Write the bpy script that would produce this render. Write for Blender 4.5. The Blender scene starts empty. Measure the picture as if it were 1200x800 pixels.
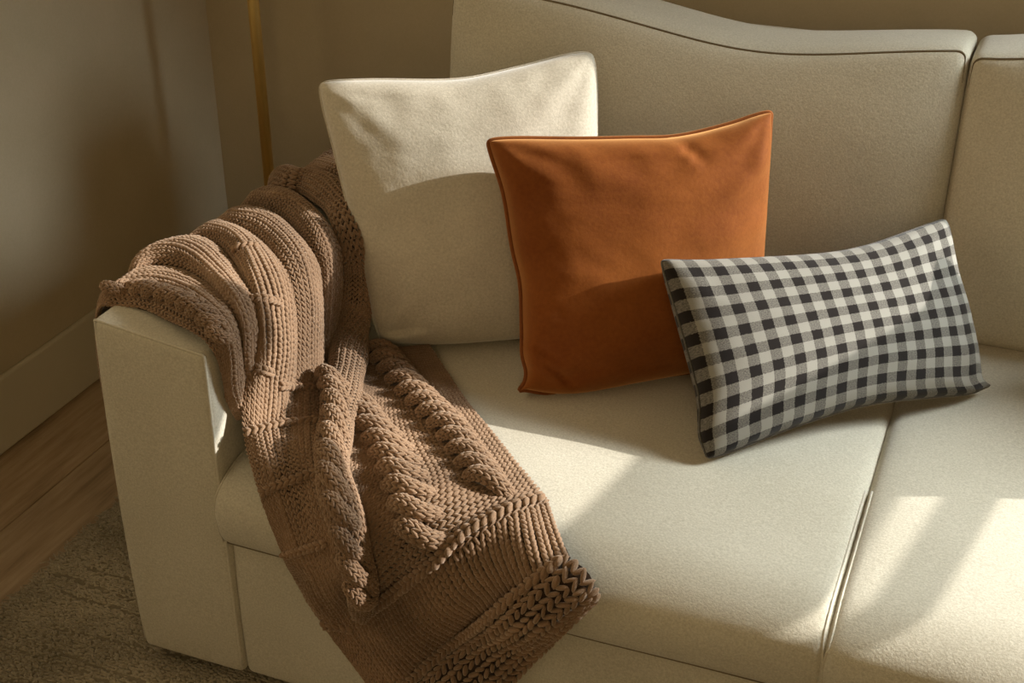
import bpy, math, random
import numpy as np
from mathutils import Vector, noise as mnoise

# ------------------------------------------------------------------ camera, sky, sun, exposure
scene = bpy.context.scene
CAMLOC = np.array([1.2206, -1.4241, 1.5957])
YAW, PITCH, FPX = -0.3773, 0.5066, 1627.6
cd = bpy.data.cameras.new('camera'); cam = bpy.data.objects.new('camera', cd)
scene.collection.objects.link(cam); scene.camera = cam
cd.sensor_width = 36.0; cd.lens = FPX * 36.0 / 1200.0; cd.clip_start = 0.05
cam.location = CAMLOC; cam.rotation_euler = (math.pi / 2 - PITCH, 0, -YAW)

SUN_AZ, SUN_EL = math.radians(17), math.radians(26)     # sun stands to the right of the sofa, a little behind
WROT = math.radians(-8)                                    # the window wall is a little off square
sdir = Vector((math.cos(SUN_AZ) * math.cos(SUN_EL), math.sin(SUN_AZ) * math.cos(SUN_EL), math.sin(SUN_EL)))
sl = bpy.data.lights.new('sun', 'SUN'); so = bpy.data.objects.new('sun', sl)
scene.collection.objects.link(so)
so.rotation_euler = sdir.to_track_quat('Z', 'Y').to_euler()
sl.energy = 6.8; sl.color = (1.0, 0.95, 0.88); sl.angle = math.radians(0.4)

world = bpy.data.worlds.new('sky'); scene.world = world; world.use_nodes = True
bg = world.node_tree.nodes['Background']
bg.inputs['Color'].default_value = (1.0, 0.73, 0.36, 1); bg.inputs['Strength'].default_value = 0.085

al = bpy.data.lights.new('window_daylight', 'AREA'); ao = bpy.data.objects.new('window_daylight', al)
scene.collection.objects.link(ao)
al.shape = 'RECTANGLE'; al.size = 0.45; al.size_y = 0.75; al.energy = 13.0; al.spread = math.radians(74); al.color = (0.90, 0.98, 1.0)
ao.location = (2.455, 0.92, 1.70); ao.rotation_euler = (Vector(ao.location) - Vector((1.0, 0.15, 0.45))).to_track_quat('Z', 'Y').to_euler()

fl = bpy.data.lights.new('front_fill', 'AREA'); fo = bpy.data.objects.new('front_fill', fl)  # added warm fill behind the camera, no window is built there
scene.collection.objects.link(fo)
fl.shape = 'RECTANGLE'; fl.size = 1.6; fl.size_y = 1.4; fl.energy = 24; fl.color = (1.0, 0.74, 0.40)
fo.location = (1.9, -2.5, 1.8); fo.rotation_euler = (Vector((1.9, -2.5, 1.8)) - Vector((-0.6, 0.2, 0.6))).to_track_quat('Z', 'Y').to_euler()

vs = scene.view_settings
vs.view_transform = 'Standard'; vs.look = 'None'; vs.exposure = 0.0; vs.gamma = 1.0; vs.use_curve_mapping = False

rng = np.random.default_rng(7); random.seed(7)
COL = scene.collection

# ------------------------------------------------------------------ materials
def new_mat(name):
    m = bpy.data.materials.new(name); m.use_nodes = True
    nt = m.node_tree; return m, nt, nt.nodes['Principled BSDF']
def nd(nt, typ, **kw):
    n = nt.nodes.new(typ)
    for k, v in kw.items():
        if k in n.inputs: n.inputs[k].default_value = v
        else: setattr(n, k, v)
    return n
def ramp(nt, fac, stops):
    r = nt.nodes.new('ShaderNodeValToRGB'); e = r.color_ramp.elements
    while len(e) < len(stops): e.new(0.5)
    for el, (p, c) in zip(e, stops): el.position = p; el.color = (*c, 1)
    nt.links.new(fac, r.inputs[0]); return r.outputs[0]
def bump(nt, h, b, strength, dist):
    n = nd(nt, 'ShaderNodeBump', Strength=strength, Distance=dist)
    nt.links.new(h, n.inputs['Height']); nt.links.new(n.outputs[0], b.inputs['Normal']); return n
def coords(nt, scale=(1, 1, 1), kind='Object'):
    t = nd(nt, 'ShaderNodeTexCoord'); m = nd(nt, 'ShaderNodeMapping'); m.inputs['Scale'].default_value = scale
    nt.links.new(t.outputs[kind], m.inputs[0]); return m.outputs[0]
def noise_tex(nt, vec, scale, detail=4, rough=0.6):
    n = nd(nt, 'ShaderNodeTexNoise', Scale=scale, Detail=detail, Roughness=rough)
    nt.links.new(vec, n.inputs['Vector']); return n.outputs[0]
def math_n(nt, op, a, b=None, c=None):
    n = nd(nt, 'ShaderNodeMath', operation=op)
    for i, v in enumerate((a, b, c)):
        if v is None: continue
        if isinstance(v, (int, float)): n.inputs[i].default_value = v
        else: nt.links.new(v, n.inputs[i])
    return n.outputs[0]
def mixc(nt, fac, a, b, blend='MIX'):
    n = nd(nt, 'ShaderNodeMix', data_type='RGBA', blend_type=blend)
    for i, v in ((0, fac), (6, a), (7, b)):
        if isinstance(v, (int, float)): n.inputs[i].default_value = v
        elif isinstance(v, tuple): n.inputs[i].default_value = (*v, 1)
        else: nt.links.new(v, n.inputs[i])
    return n.outputs[2]

def fabric(name, c1, c2, scale=420, bstr=0.35, sheen=0.25, speck=0.5, rough=0.9, tint=(1, 1, 1)):
    m, nt, b = new_mat(name)
    v = coords(nt)
    n1 = noise_tex(nt, v, scale, 3, 0.7)
    n2 = noise_tex(nt, v, 5, 3, 0.55)
    n3 = noise_tex(nt, v, scale * 0.33, 2, 0.6)
    f = math_n(nt, 'ADD', math_n(nt, 'MULTIPLY', n1, speck), math_n(nt, 'MULTIPLY', n2, 1 - speck))
    c = ramp(nt, f, [(0.36, c1), (0.64, c2)])
    nt.links.new(c, b.inputs['Base Color'])
    b.inputs['Roughness'].default_value = rough; b.inputs['Specular IOR Level'].default_value = 0.15
    b.inputs['Sheen Weight'].default_value = sheen; b.inputs['Sheen Roughness'].default_value = 0.5
    b.inputs['Sheen Tint'].default_value = (*tint, 1)
    h = math_n(nt, 'ADD', n1, math_n(nt, 'MULTIPLY', n3, 0.7))
    bump(nt, h, b, bstr, 0.0012)
    return m
M = {}
M['sofa'] = fabric('beige_sofa_linen', (0.45, 0.41, 0.315), (0.62, 0.575, 0.465), 320, 0.45, 0.2, 0.75)
M['sofa_seam'] = fabric('sofa_seam_dark', (0.13, 0.10, 0.06), (0.20, 0.15, 0.09), 400, 0.3, 0.1)  # dark brown lines along the cushion seams
M['sofa_welt'] = fabric('sofa_welt_linen', (0.46, 0.42, 0.33), (0.64, 0.595, 0.485), 320, 0.3, 0.2)
M['cream'] = fabric('cream_felt', (0.42, 0.38, 0.295), (0.60, 0.55, 0.445), 260, 0.4, 0.5, 0.6)
M['velvet'] = fabric('rust_velvet', (0.15, 0.034, 0.003), (0.235, 0.066, 0.008), 160, 0.25, 0.7, 0.35, 0.75, (1.0, 0.55, 0.22))
M['velvet_welt'] = fabric('rust_velvet_welt', (0.13, 0.035, 0.008), (0.22, 0.065, 0.012), 160, 0.25, 0.4, 0.35, 0.8, (1.0, 0.55, 0.25))
M['yarn'] = fabric('mocha_wool_yarn', (0.118, 0.069, 0.039), (0.355, 0.224, 0.136), 900, 0.5, 0.55, 0.45, 0.95, (1.0, 0.80, 0.62))
M['yarn_gap_shade'] = fabric('mocha_wool_gap_shade', (0.045, 0.025, 0.014), (0.075, 0.045, 0.026), 500, 0.5, 0.3, 0.5, 0.95)  # wool colour darkened to put shade into the gaps between stitches
M['dark'] = fabric('black_dust_cover', (0.012, 0.010, 0.008), (0.02, 0.017, 0.014), 200, 0.2, 0)
M['lampshade'] = fabric('linen_lampshade', (0.6, 0.55, 0.45), (0.75, 0.7, 0.6), 300, 0.3, 0.1)
M['rug_yarn'] = fabric('rug_wool', (0.17, 0.14, 0.088), (0.42, 0.36, 0.26), 130, 0.4, 0.3, 0.4)
M['rug_base'] = fabric('rug_backing', (0.13, 0.105, 0.066), (0.24, 0.20, 0.135), 200, 0.4, 0.1, 0.5)

def gingham():
    m, nt, b = new_mat('gingham_cotton')
    t = nd(nt, 'ShaderNodeTexCoord'); s = nd(nt, 'ShaderNodeSeparateXYZ'); nt.links.new(t.outputs['UV'], s.inputs[0])
    nz = noise_tex(nt, t.outputs['UV'], 160, 2, 0.6)
    nz2 = noise_tex(nt, t.outputs['UV'], 230, 2, 0.7)
    def stripe(o, n, ph):
        a = math_n(nt, 'ADD', math_n(nt, 'MULTIPLY', o, n), ph)
        a = math_n(nt, 'ADD', a, math_n(nt, 'MULTIPLY', math_n(nt, 'SUBTRACT', nz, 0.5), 0.10))
        return math_n(nt, 'LESS_THAN', math_n(nt, 'FRACT', a), 0.5)
    k = math_n(nt, 'ADD', stripe(s.outputs[0], 14.0, 0.2), stripe(s.outputs[1], 9.0, 0.15))
    # twill speckle between the two threads
    sp = math_n(nt, 'MULTIPLY', math_n(nt, 'SUBTRACT', nz2, 0.5), math_n(nt, 'SUBTRACT', 1.9, math_n(nt, 'MULTIPLY', math_n(nt, 'ABSOLUTE', math_n(nt, 'SUBTRACT', k, 1.0)), 1.5)))
    f = math_n(nt, 'ADD', math_n(nt, 'MULTIPLY', k, 0.5), math_n(nt, 'MULTIPLY', sp, 0.5))
    c = ramp(nt, f, [(0.0, (0.27, 0.258, 0.222)), (0.18, (0.245, 0.233, 0.20)), (0.30, (0.22, 0.205, 0.175)),
                     (0.70, (0.05, 0.045, 0.039)), (0.82, (0.020, 0.015, 0.0125)), (1.0, (0.013, 0.010, 0.0085))])
    nt.links.new(c, b.inputs['Base Color']); b.inputs['Roughness'].default_value = 0.92
    b.inputs['Specular IOR Level'].default_value = 0.12; b.inputs['Sheen Weight'].default_value = 0.12
    bump(nt, nz2, b, 0.3, 0.001)
    return m
M['gingham'] = gingham()
M['gingham_seam'] = fabric('gingham_seam', (0.07, 0.064, 0.056), (0.17, 0.16, 0.14), 300, 0.3, 0.1)

def wood():
    m, nt, b = new_mat('oak_plank')
    oi = nd(nt, 'ShaderNodeObjectInfo')
    t = nd(nt, 'ShaderNodeTexCoord'); mp = nd(nt, 'ShaderNodeMapping'); mp.inputs['Scale'].default_value = (1, 0.09, 1)
    nt.links.new(t.outputs['Object'], mp.inputs[0])
    off = nd(nt, 'ShaderNodeCombineXYZ')
    for i in range(3): nt.links.new(math_n(nt, 'MULTIPLY', oi.outputs['Random'], 7.0 + 5 * i), off.inputs[i])
    add = nd(nt, 'ShaderNodeVectorMath', operation='ADD')
    nt.links.new(mp.outputs[0], add.inputs[0]); nt.links.new(off.outputs[0], add.inputs[1])
    g = noise_tex(nt, add.outputs[0], 55, 6, 0.65); g2 = noise_tex(nt, add.outputs[0], 9, 3, 0.6)
    f = math_n(nt, 'ADD', math_n(nt, 'MULTIPLY', g, 0.55), math_n(nt, 'MULTIPLY', g2, 0.45))
    c = ramp(nt, f, [(0.34, (0.17, 0.115, 0.066)), (0.5, (0.36, 0.255, 0.155)), (0.66, (0.50, 0.375, 0.245))])
    rv = math_n(nt, 'ADD', math_n(nt, 'MULTIPLY', oi.outputs['Random'], 0.3), 0.85)
    c = mixc(nt, 1.0, c, rv, 'MULTIPLY')
    nt.links.new(c, b.inputs['Base Color']); b.inputs['Roughness'].default_value = 0.5
    bump(nt, g, b, 0.15, 0.001)
    return m
M['wood'] = wood()

def paint(name, c1, c2, scale=6, rough=0.85):
    m, nt, b = new_mat(name); v = coords(nt)
    n = noise_tex(nt, v, scale, 4, 0.6); n2 = noise_tex(nt, v, 260, 2, 0.6)
    f = math_n(nt, 'ADD', math_n(nt, 'MULTIPLY', n, 0.6), math_n(nt, 'MULTIPLY', n2, 0.4))
    nt.links.new(ramp(nt, f, [(0.3, c1), (0.7, c2)]), b.inputs['Base Color'])
    b.inputs['Roughness'].default_value = rough
    bump(nt, n2, b, 0.12, 0.001); return m
M['wall'] = paint('warm_grey_plaster', (0.50, 0.42, 0.28), (0.58, 0.49, 0.34))
M['base'] = paint('painted_baseboard', (0.58, 0.53, 0.40), (0.64, 0.58, 0.45), 6, 0.6)
M['subfloor'] = paint('dark_subfloor', (0.05, 0.03, 0.015), (0.07, 0.045, 0.025))
M['white_frame'] = paint('white_window_frame', (0.7, 0.7, 0.66), (0.76, 0.76, 0.72), 8, 0.5)

def metal():
    m, nt, b = new_mat('aged_brass'); v = coords(nt, (1, 1, 0.1))
    n = noise_tex(nt, v, 60, 3, 0.6)
    nt.links.new(ramp(nt, n, [(0.3, (0.80, 0.56, 0.19)), (0.7, (0.95, 0.70, 0.28))]), b.inputs['Base Color'])
    b.inputs['Metallic'].default_value = 1.0; b.inputs['Roughness'].default_value = 0.45
    return m
M['brass'] = metal()
def glass():
    m, nt, b = new_mat('window_glass')
    tr = nd(nt, 'ShaderNodeBsdfTransparent'); gl = nd(nt, 'ShaderNodeBsdfGlossy', Roughness=0.02)
    mx = nd(nt, 'ShaderNodeMixShader'); mx.inputs[0].default_value = 0.06
    nt.links.new(tr.outputs[0], mx.inputs[1]); nt.links.new(gl.outputs[0], mx.inputs[2])
    nt.links.new(mx.outputs[0], nt.nodes['Material Output'].inputs[0]); return m
M['glass'] = glass()

# ------------------------------------------------------------------ mesh helpers
def mk(name, verts, faces, mat, parent=None, smooth=True, loc=None):
    me = bpy.data.meshes.new(name); V = np.asarray(verts, np.float64).reshape(-1, 3)
    if loc is not None: V = V - np.asarray(loc)
    if isinstance(faces, np.ndarray):
        k = faces.shape[1]; n = len(faces)
        me.vertices.add(len(V)); me.vertices.foreach_set('co', V.ravel().astype(np.float32))
        me.loops.add(n * k); me.loops.foreach_set('vertex_index', faces.ravel().astype(np.int32))
        me.polygons.add(n); me.polygons.foreach_set('loop_start', np.arange(0, n * k, k, dtype=np.int32))
        me.update(calc_edges=True); me.validate()
    else:
        me.from_pydata([tuple(v) for v in V], [], faces); me.update()
    me.polygons.foreach_set('use_smooth', [smooth] * len(me.polygons))
    me.materials.append(M[mat])
    o = bpy.data.objects.new(name, me); COL.objects.link(o)
    if loc is not None: o.location = loc
    if parent is not None: o.parent = parent
    return o
def thing(name, label, cat, loc=(0, 0, 0), group=None):
    o = bpy.data.objects.new(name, None); COL.objects.link(o); o.location = loc; o.empty_display_size = 0.05
    o['label'] = label; o['category'] = cat
    if group: o['group'] = group
    return o
def child(o, p):
    """parent keeping the world place (mesh data given in world coordinates)"""
    o.parent = p
    q = p; off = Vector((0, 0, 0))
    while q is not None: off += q.location; q = q.parent
    o.location = o.location - off
    return o
def boxv(x0, x1, y0, y1, z0, z1):
    v = [(x, y, z) for x in (x0, x1) for y in (y0, y1) for z in (z0, z1)]
    f = [(0, 1, 3, 2), (4, 6, 7, 5), (0, 4, 5, 1), (2, 3, 7, 6), (0, 2, 6, 4), (1, 5, 7, 3)]
    return v, f
class MB:
    def __init__(s): s.v = []; s.f = []
    def add(s, v, f):
        b = len(s.v); s.v += [tuple(map(float, p)) for p in v]; s.f += [tuple(int(i) + b for i in q) for q in f]; return s
    def box(s, *a): return s.add(*boxv(*a))
    def build(s, name, mat, parent=None, smooth=False): return mk(name, s.v, s.f, mat, parent, smooth)
def bevel(o, w, seg=2):
    m = o.modifiers.new('bevel', 'BEVEL'); m.width = w; m.segments = seg; m.limit_method = 'ANGLE'; return o
def struct(o):
    o['kind'] = 'structure'; return o
def catmull(P, n, closed=False):
    P = np.asarray(P, float)
    if closed: P = np.vstack([P[-1], P, P[0], P[1]])
    else: P = np.vstack([2 * P[0] - P[1], P, 2 * P[-1] - P[-2]])
    out = []
    for i in range(1, len(P) - 2):
        t = np.linspace(0, 1, 24, endpoint=False)[:, None]
        a, b, c, d = P[i - 1], P[i], P[i + 1], P[i + 2]
        out.append(0.5 * ((2 * b) + (c - a) * t + (2 * a - 5 * b + 4 * c - d) * t ** 2 + (-a + 3 * b - 3 * c + d) * t ** 3))
    D = np.vstack(out + [P[-2][None]])
    s = np.r_[0, np.cumsum(np.linalg.norm(np.diff(D, axis=0), axis=1))]
    u = np.linspace(0, s[-1], n)
    return np.stack([np.interp(u, s, D[:, k]) for k in range(D.shape[1])], 1)
def tube_mesh(P, r, sides=8, closed=False):
    P = np.asarray(P, float); n = len(P)
    T = np.gradient(P, axis=0) if not closed else (np.roll(P, -1, 0) - np.roll(P, 1, 0))
    T /= np.linalg.norm(T, axis=1)[:, None] + 1e-12
    N = np.zeros_like(P); a = np.array([0.3, 0.2, 0.9]); a /= np.linalg.norm(a)
    for i in range(n):
        a = a - T[i] * (a @ T[i]); a /= np.linalg.norm(a) + 1e-9; N[i] = a
    B = np.cross(T, N); th = np.linspace(0, 2 * math.pi, sides, endpoint=False)
    r = np.broadcast_to(np.asarray(r, float), (n,))
    V = P[:, None] + r[:, None, None] * (np.cos(th)[None, :, None] * N[:, None] + np.sin(th)[None, :, None] * B[:, None])
    F = []
    m = n if closed else n - 1
    for i in range(m):
        for j in range(sides):
            i2 = (i + 1) % n; j2 = (j + 1) % sides
            F.append((i * sides + j, i * sides + j2, i2 * sides + j2, i2 * sides + j))
    V = V.reshape(-1, 3)
    if not closed:
        F.append(tuple(range(sides))[::-1]); F.append(tuple(range((n - 1) * sides, n * sides)))
    return V, F
def lathe(prof, seg=32, c=(0, 0)):
    V = []; F = []
    for r, z in prof:
        for k in range(seg):
            t = 2 * math.pi * k / seg; V.append((c[0] + r * math.cos(t), c[1] + r * math.sin(t), z))
    for i in range(len(prof) - 1):
        for k in range(seg):
            k2 = (k + 1) % seg; F.append((i * seg + k, i * seg + k2, (i + 1) * seg + k2, (i + 1) * seg + k))
    return V, F

# ------------------------------------------------------------------ the room
XL, YB, XR, YF = -0.652, 1.337, 2.45, -2.6
struct(mk('floor', *boxv(XL, XR, YF, YB, -0.06, -0.013), 'subfloor', smooth=False))
floor = bpy.data.objects['floor']
PW = 0.183; x = XL; k = 0
plank_meshes = {}
while x < XR - 0.01:
    x1 = min(x + PW, XR); y = YF; first = True
    lens = []
    start = YF + (0.37 * ((k * 5) % 4))
    cuts = [YF] + [c for c in np.arange(start + 0.4, YB, 1.65)] + [YB]
    for a, b in zip(cuts[:-1], cuts[1:]):
        g = 0.0009
        o = mk('plank', *boxv(x + g, x1 - g, a + g, b - g, -0.013, 0.0), 'wood', floor, smooth=False)
        bevel(o, 0.0012, 1)
    x = x1; k += 1
struct(mk('wall_left', *boxv(XL - 0.1, XL, YF, YB + 0.1, -0.06, 2.7), 'wall', smooth=False))
struct(mk('wall_back', *boxv(XL - 0.1, XR + 0.1, YB, YB + 0.1, -0.06, 2.7), 'wall', smooth=False))
def board(name, x0, x1, y0, y1, edge):
    b = MB().box(x0, x1, y0, y1, 0.0, 0.163); o = b.build(name, 'base'); bevel(o, 0.006, 2); return struct(o)
board('baseboard_left', XL, XL + 0.014, YF, YB, 0)
board('baseboard_back', XL + 0.014, XR, YB - 0.014, YB, 0)
# right wall with the window the sun comes through
WC = (XR, 0.70, 0.0); WY0, WY1, WZ0, WZ1, fr = -0.58, 0.60, 0.70, 2.14, 0.02
def walled(o, parent=None):
    if parent is None: o.location = WC; o.rotation_euler = (0, 0, WROT)
    return o
w = MB()
w.box(0, 0.12, -3.3, WY0, -0.06, 2.7); w.box(0, 0.12, WY1, 0.645, -0.06, 2.7)
w.box(0, 0.12, WY0, WY1, -0.06, WZ0); w.box(0, 0.12, WY0, WY1, WZ1, 2.7)
walled(struct(w.build('wall_right', 'wall')))
w = MB(); xa, xb = 0.03, 0.07
w.box(xa, xb, WY0, WY0 + fr, WZ0, WZ1); w.box(xa, xb, WY1 - fr, WY1, WZ0, WZ1)
w.box(xa, xb, WY0 + fr, WY1 - fr, WZ0, WZ0 + fr); w.box(xa, xb, WY0 + fr, WY1 - fr, WZ1 - fr, WZ1)
win = walled(struct(w.build('window_1', 'white_frame')))
TZ0, TZ1, BZ0, BZ1 = 1.150, 1.336, 1.086, 1.111
mk('transom', *boxv(xa, xb, WY0 + fr, WY1 - fr, TZ0, TZ1), 'white_frame', win, False)
mk('glazing_bar', *boxv(xa + 0.01, xb - 0.01, WY0 + fr, WY1 - fr, BZ0, BZ1), 'white_frame', win, False)
for z0, z1 in ((WZ0 + fr, BZ0), (BZ1, TZ0), (TZ1, WZ1 - fr)):
    mk('pane', *boxv(xa + 0.018, xa + 0.022, WY0 + fr, WY1 - fr, z0, z1), 'glass', win, False)
mk('window_sill', *boxv(-0.05, 0.03, WY0 - 0.03, WY1 + 0.03, WZ0 - 0.03, WZ0), 'white_frame', win, False)

cur_y = [(0.10, 0.55), (0.45, 0.34), (0.70, 0.16), (0.90, 0.16), (1.08, 0.24), (1.30, 0.38), (1.40, 0.48), (1.51, 0.57), (1.60, 0.66), (1.70, 0.735), (1.80, 0.765), (1.88, 0.775), (2.45, 0.84)]  # drape edge shaped to keep direct sun off the arm front
cz = np.linspace(0.12, 2.45, 60); V = []; F = []; nc = 70
edge = np.interp(cz, [a for a, b in cur_y], [b for a, b in cur_y])
for i, z in enumerate(cz):
    e = min(edge[i], 0.9) - 0.70; b0 = -0.95
    for j in range(nc + 1):
        t = j / nc; V.append((-0.10 + 0.022 * math.sin(t * 44 + 0.3 * math.sin(z * 2)), b0 + (e - b0) * t, z))
for i in range(59):
    for j in range(nc): F.append((i * (nc + 1) + j, i * (nc + 1) + j + 1, (i + 1) * (nc + 1) + j + 1, (i + 1) * (nc + 1) + j))
cu = thing('shade_curtain', 'unseen beige pleated drape added beside the window to block sun', 'shade_curtain', WC); cu.rotation_euler = (0, 0, WROT)  # unseen drape, added to block part of the sun
o = mk('shade_curtain_cloth', V, F, 'lampshade', cu); so_ = o.modifiers.new('thick', 'SOLIDIFY'); so_.thickness = 0.003
mk('shade_curtain_rod', *tube_mesh([(-0.10, y, 2.46) for y in np.linspace(-1.1, 0.6, 8)], 0.012, 12), 'brass', cu)
mk('shade_curtain_tieback', *tube_mesh([(-0.10 + 0.04 * math.cos(a), -0.775 + 0.19 * math.sin(a), 0.80 + 0.03 * math.cos(a)) for a in np.linspace(0, 2 * math.pi, 40, endpoint=False)], 0.010, 8, True), 'brass', cu)

# ------------------------------------------------------------------ rug
RX0, RX1, RY0, RY1 = -0.305, 1.95, -1.6, 0.62
RUG_T = 0.010
rug = thing('area_rug', 'oatmeal woven wool rug with fuzzy edge and dark streaks under the sofa', 'rug', (1.0, -0.5, 0))
nx, ny = 120, 100
child(mk('rug_weave', *boxv(RX0 + 0.004, RX1, RY0, RY1, 0.0005, RUG_T - 0.003), 'rug_base', smooth=False), rug)

# ------------------------------------------------------------------ sofa
sofa = thing('sofa', 'beige linen sofa with square arm, deep seat cushions and tall box back cushions', 'sofa', (1.1, 0.5, 0))
AW = 0.19; GAP = 1.092; SX1 = 1.995; SZ = 0.445; ZB = 0.312; YBACK = 1.12
def grid_lines(a, b, r, n):
    e = [0, 0.25, 0.55, 1.0]
    L = [a + r * t for t in e] + list(np.linspace(a + r, b - r, n + 2)[1:-1]) + [b - r * t for t in e[::-1]]
    return np.array(L)
def rbox(x0, x1, y0, y1, z0, z1, r, n=(20, 16, 10), deform=None):
    gx, gy, gz = grid_lines(x0, x1, r, n[0]), grid_lines(y0, y1, r, n[1]), grid_lines(z0, z1, r, n[2])
    idx = {}; V = []; F = []
    def vid(i, j, k):
        if (i, j, k) not in idx: idx[(i, j, k)] = len(V); V.append((gx[i], gy[j], gz[k]))
        return idx[(i, j, k)]
    I, J, K = len(gx) - 1, len(gy) - 1, len(gz) - 1
    for i in range(I):
        for j in range(J):
            F.append((vid(i, j, 0), vid(i, j + 1, 0), vid(i + 1, j + 1, 0), vid(i + 1, j, 0)))
            F.append((vid(i, j, K), vid(i + 1, j, K), vid(i + 1, j + 1, K), vid(i, j + 1, K)))
    for i in range(I):
        for k in range(K):
            F.append((vid(i, 0, k), vid(i + 1, 0, k), vid(i + 1, 0, k + 1), vid(i, 0, k + 1)))
            F.append((vid(i, J, k), vid(i, J, k + 1), vid(i + 1, J, k + 1), vid(i + 1, J, k)))
    for j in range(J):
        for k in range(K):
            F.append((vid(0, j, k), vid(0, j, k + 1), vid(0, j + 1, k + 1), vid(0, j + 1, k)))
            F.append((vid(I, j, k), vid(I, j + 1, k), vid(I, j + 1, k + 1), vid(I, j, k + 1)))
    V = np.array(V); V = round_pts(V, (x0, x1, y0, y1, z0, z1), r)
    if deform is not None: V = deform(V)
    return V, F
def round_pts(V, b, r):
    lo = np.array([b[0] + r, b[2] + r, b[4] + r]); hi = np.array([b[1] - r, b[3] - r, b[5] - r])
    q = np.clip(V, lo, hi); d = V - q; L = np.linalg.norm(d, axis=1)[:, None]
    return np.where(L > 1e-9, q + r * d / np.maximum(L, 1e-9), V)
def bump2(a, p=1.0): return np.clip(4 * a * (1 - a), 0, 1) ** p

# arms
def arm(x0, x1, inner):
    def df(V):
        V = V.copy(); a = (V[:, 0] - x0) / (x1 - x0)
        if inner < 0: a = 1 - a
        top = np.clip((V[:, 2] - 0.3) / 0.34, 0, 1)
        V[:, 2] += top * (0.014 - 0.024 * a)
        h = V[:, 2] / 0.64
        V[:, 1] -= 0.006 * bump2(h) * (V[:, 1] < 0.1)
        V[:, 0] += np.where(a < 0.5, -1, 1) * (1 if inner > 0 else -1) * 0.003 * bump2(h)
        return V
    V, F = rbox(x0, x1, 0.0, YBACK, 0.034, 0.637, 0.013, (8, 22, 14), df)
    o = child(mk('arm', V, F, 'sofa'), sofa)
    e = 0.0045
    P = []
    for z in np.linspace(0.05, 0.633, 20): P.append((x0 + e, e, z))
    for x in np.linspace(x0 + 0.008, x1 - 0.008, 14): P.append((x, e, 0.637 - e + 0.001))
    for z in np.linspace(0.633, 0.05, 20): P.append((x1 - e, e, z))
    P = df(np.array(P))
    child(mk('welt', *tube_mesh(P, 0.0028, 8), 'sofa_welt'), o)
    return o
arm(0.0, AW, 1); arm(SX1, SX1 + AW, -1)
# base rail, back frame, plinth
def dfb(V):
    V = V.copy(); c = (V[:, 2] - 0.034) / 0.28
    V[:, 1] -= 0.004 * bump2(c) * (V[:, 1] < 0.3); return V
V, F = rbox(AW + 0.001, SX1 - 0.001, 0.004, 1.02, 0.034, ZB - 0.004, 0.014, (30, 10, 8), dfb)
child(mk('base_frame', V, F, 'sofa'), sofa)
V, F = rbox(AW + 0.03, SX1 - 0.03, 1.03, YBACK, 0.034, 0.86, 0.02, (20, 4, 12))
child(mk('back_frame', V, F, 'sofa'), sofa)
for fx, fy in ((0.06, 0.08), (0.06, 1.04), (1.05, 0.08), (1.05, 1.04), (2.12, 0.08), (2.12, 1.04)):
    V, F = lathe([(0, 0.0125), (0.022, 0.0125), (0.026, 0.036), (0, 0.036)], 16, (fx, fy)); child(mk('foot', V, F, 'dark'), sofa)

def seat(x0, x1, seed):
    y0, y1, z0, z1 = -0.022, 0.93, ZB, SZ
    def df(V):
        V = V.copy(); a = (V[:, 0] - x0) / (x1 - x0); b = (V[:, 1] - y0) / (y1 - y0); c = (V[:, 2] - z0) / (z1 - z0)
        top = np.clip((c - 0.35) / 0.65, 0, 1)
        V[:, 2] += top * (0.024 * bump2(a, 0.55) * bump2(0.06 + 0.88 * b, 0.6) - 0.012)
        V[:, 2] -= top * 0.026 * np.clip(1 - b / 0.085, 0, 1) ** 2.0
        for k in range(len(V)):
            n = mnoise.noise(Vector((V[k, 0] * 4.5 + seed, V[k, 1] * 4.5, V[k, 2] * 3)))
            V[k, 2] += 0.004 * n * top[k]; V[k, 1] += 0.003 * n * (1 - top[k])
        V[:, 1] -= 0.022 * bump2(c, 0.8) * np.clip(1 - b * 3, 0, 1) * bump2(0.04 + 0.92 * a, 0.4)
        V[:, 0] += (a - 0.5) * 0.012 * bump2(c, 0.7)
        return V
    V, F = rbox(x0, x1, y0, y1, z0, z1, 0.020, (38, 38, 10), df)
    o = child(mk('seat_cushion', V, F, 'sofa'), sofa)
    e = 0.0056
    for xs in (x0 + e, x1 - e):
        P = [(xs, y, z1 - e) for y in np.linspace(0.30, y0 + 0.020, 16)]
        P += [(xs, y0 + 0.020 - 0.0144 * math.sin(t), z1 - 0.020 + 0.0144 * math.cos(t)) for t in np.linspace(0.2, 1.4, 5)]
        P += [(xs, y0 + e, z) for z in np.linspace(z1 - 0.024, z0 + e, 8)]
        child(mk('welt', *tube_mesh(df(np.array(P)), 0.0018, 8), 'sofa_welt'), o)
    P = [(x, y0 + e, z0 + e) for x in np.linspace(x0 + 0.012, x1 - 0.012, 40)]
    child(mk('seam', *tube_mesh(df(np.array(P)), 0.0022, 6), 'sofa_seam'), o)
    return o
seat(AW + 0.003, GAP - 0.001, 3.1); seat(GAP + 0.001, SX1 - 0.003, 8.4)

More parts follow.
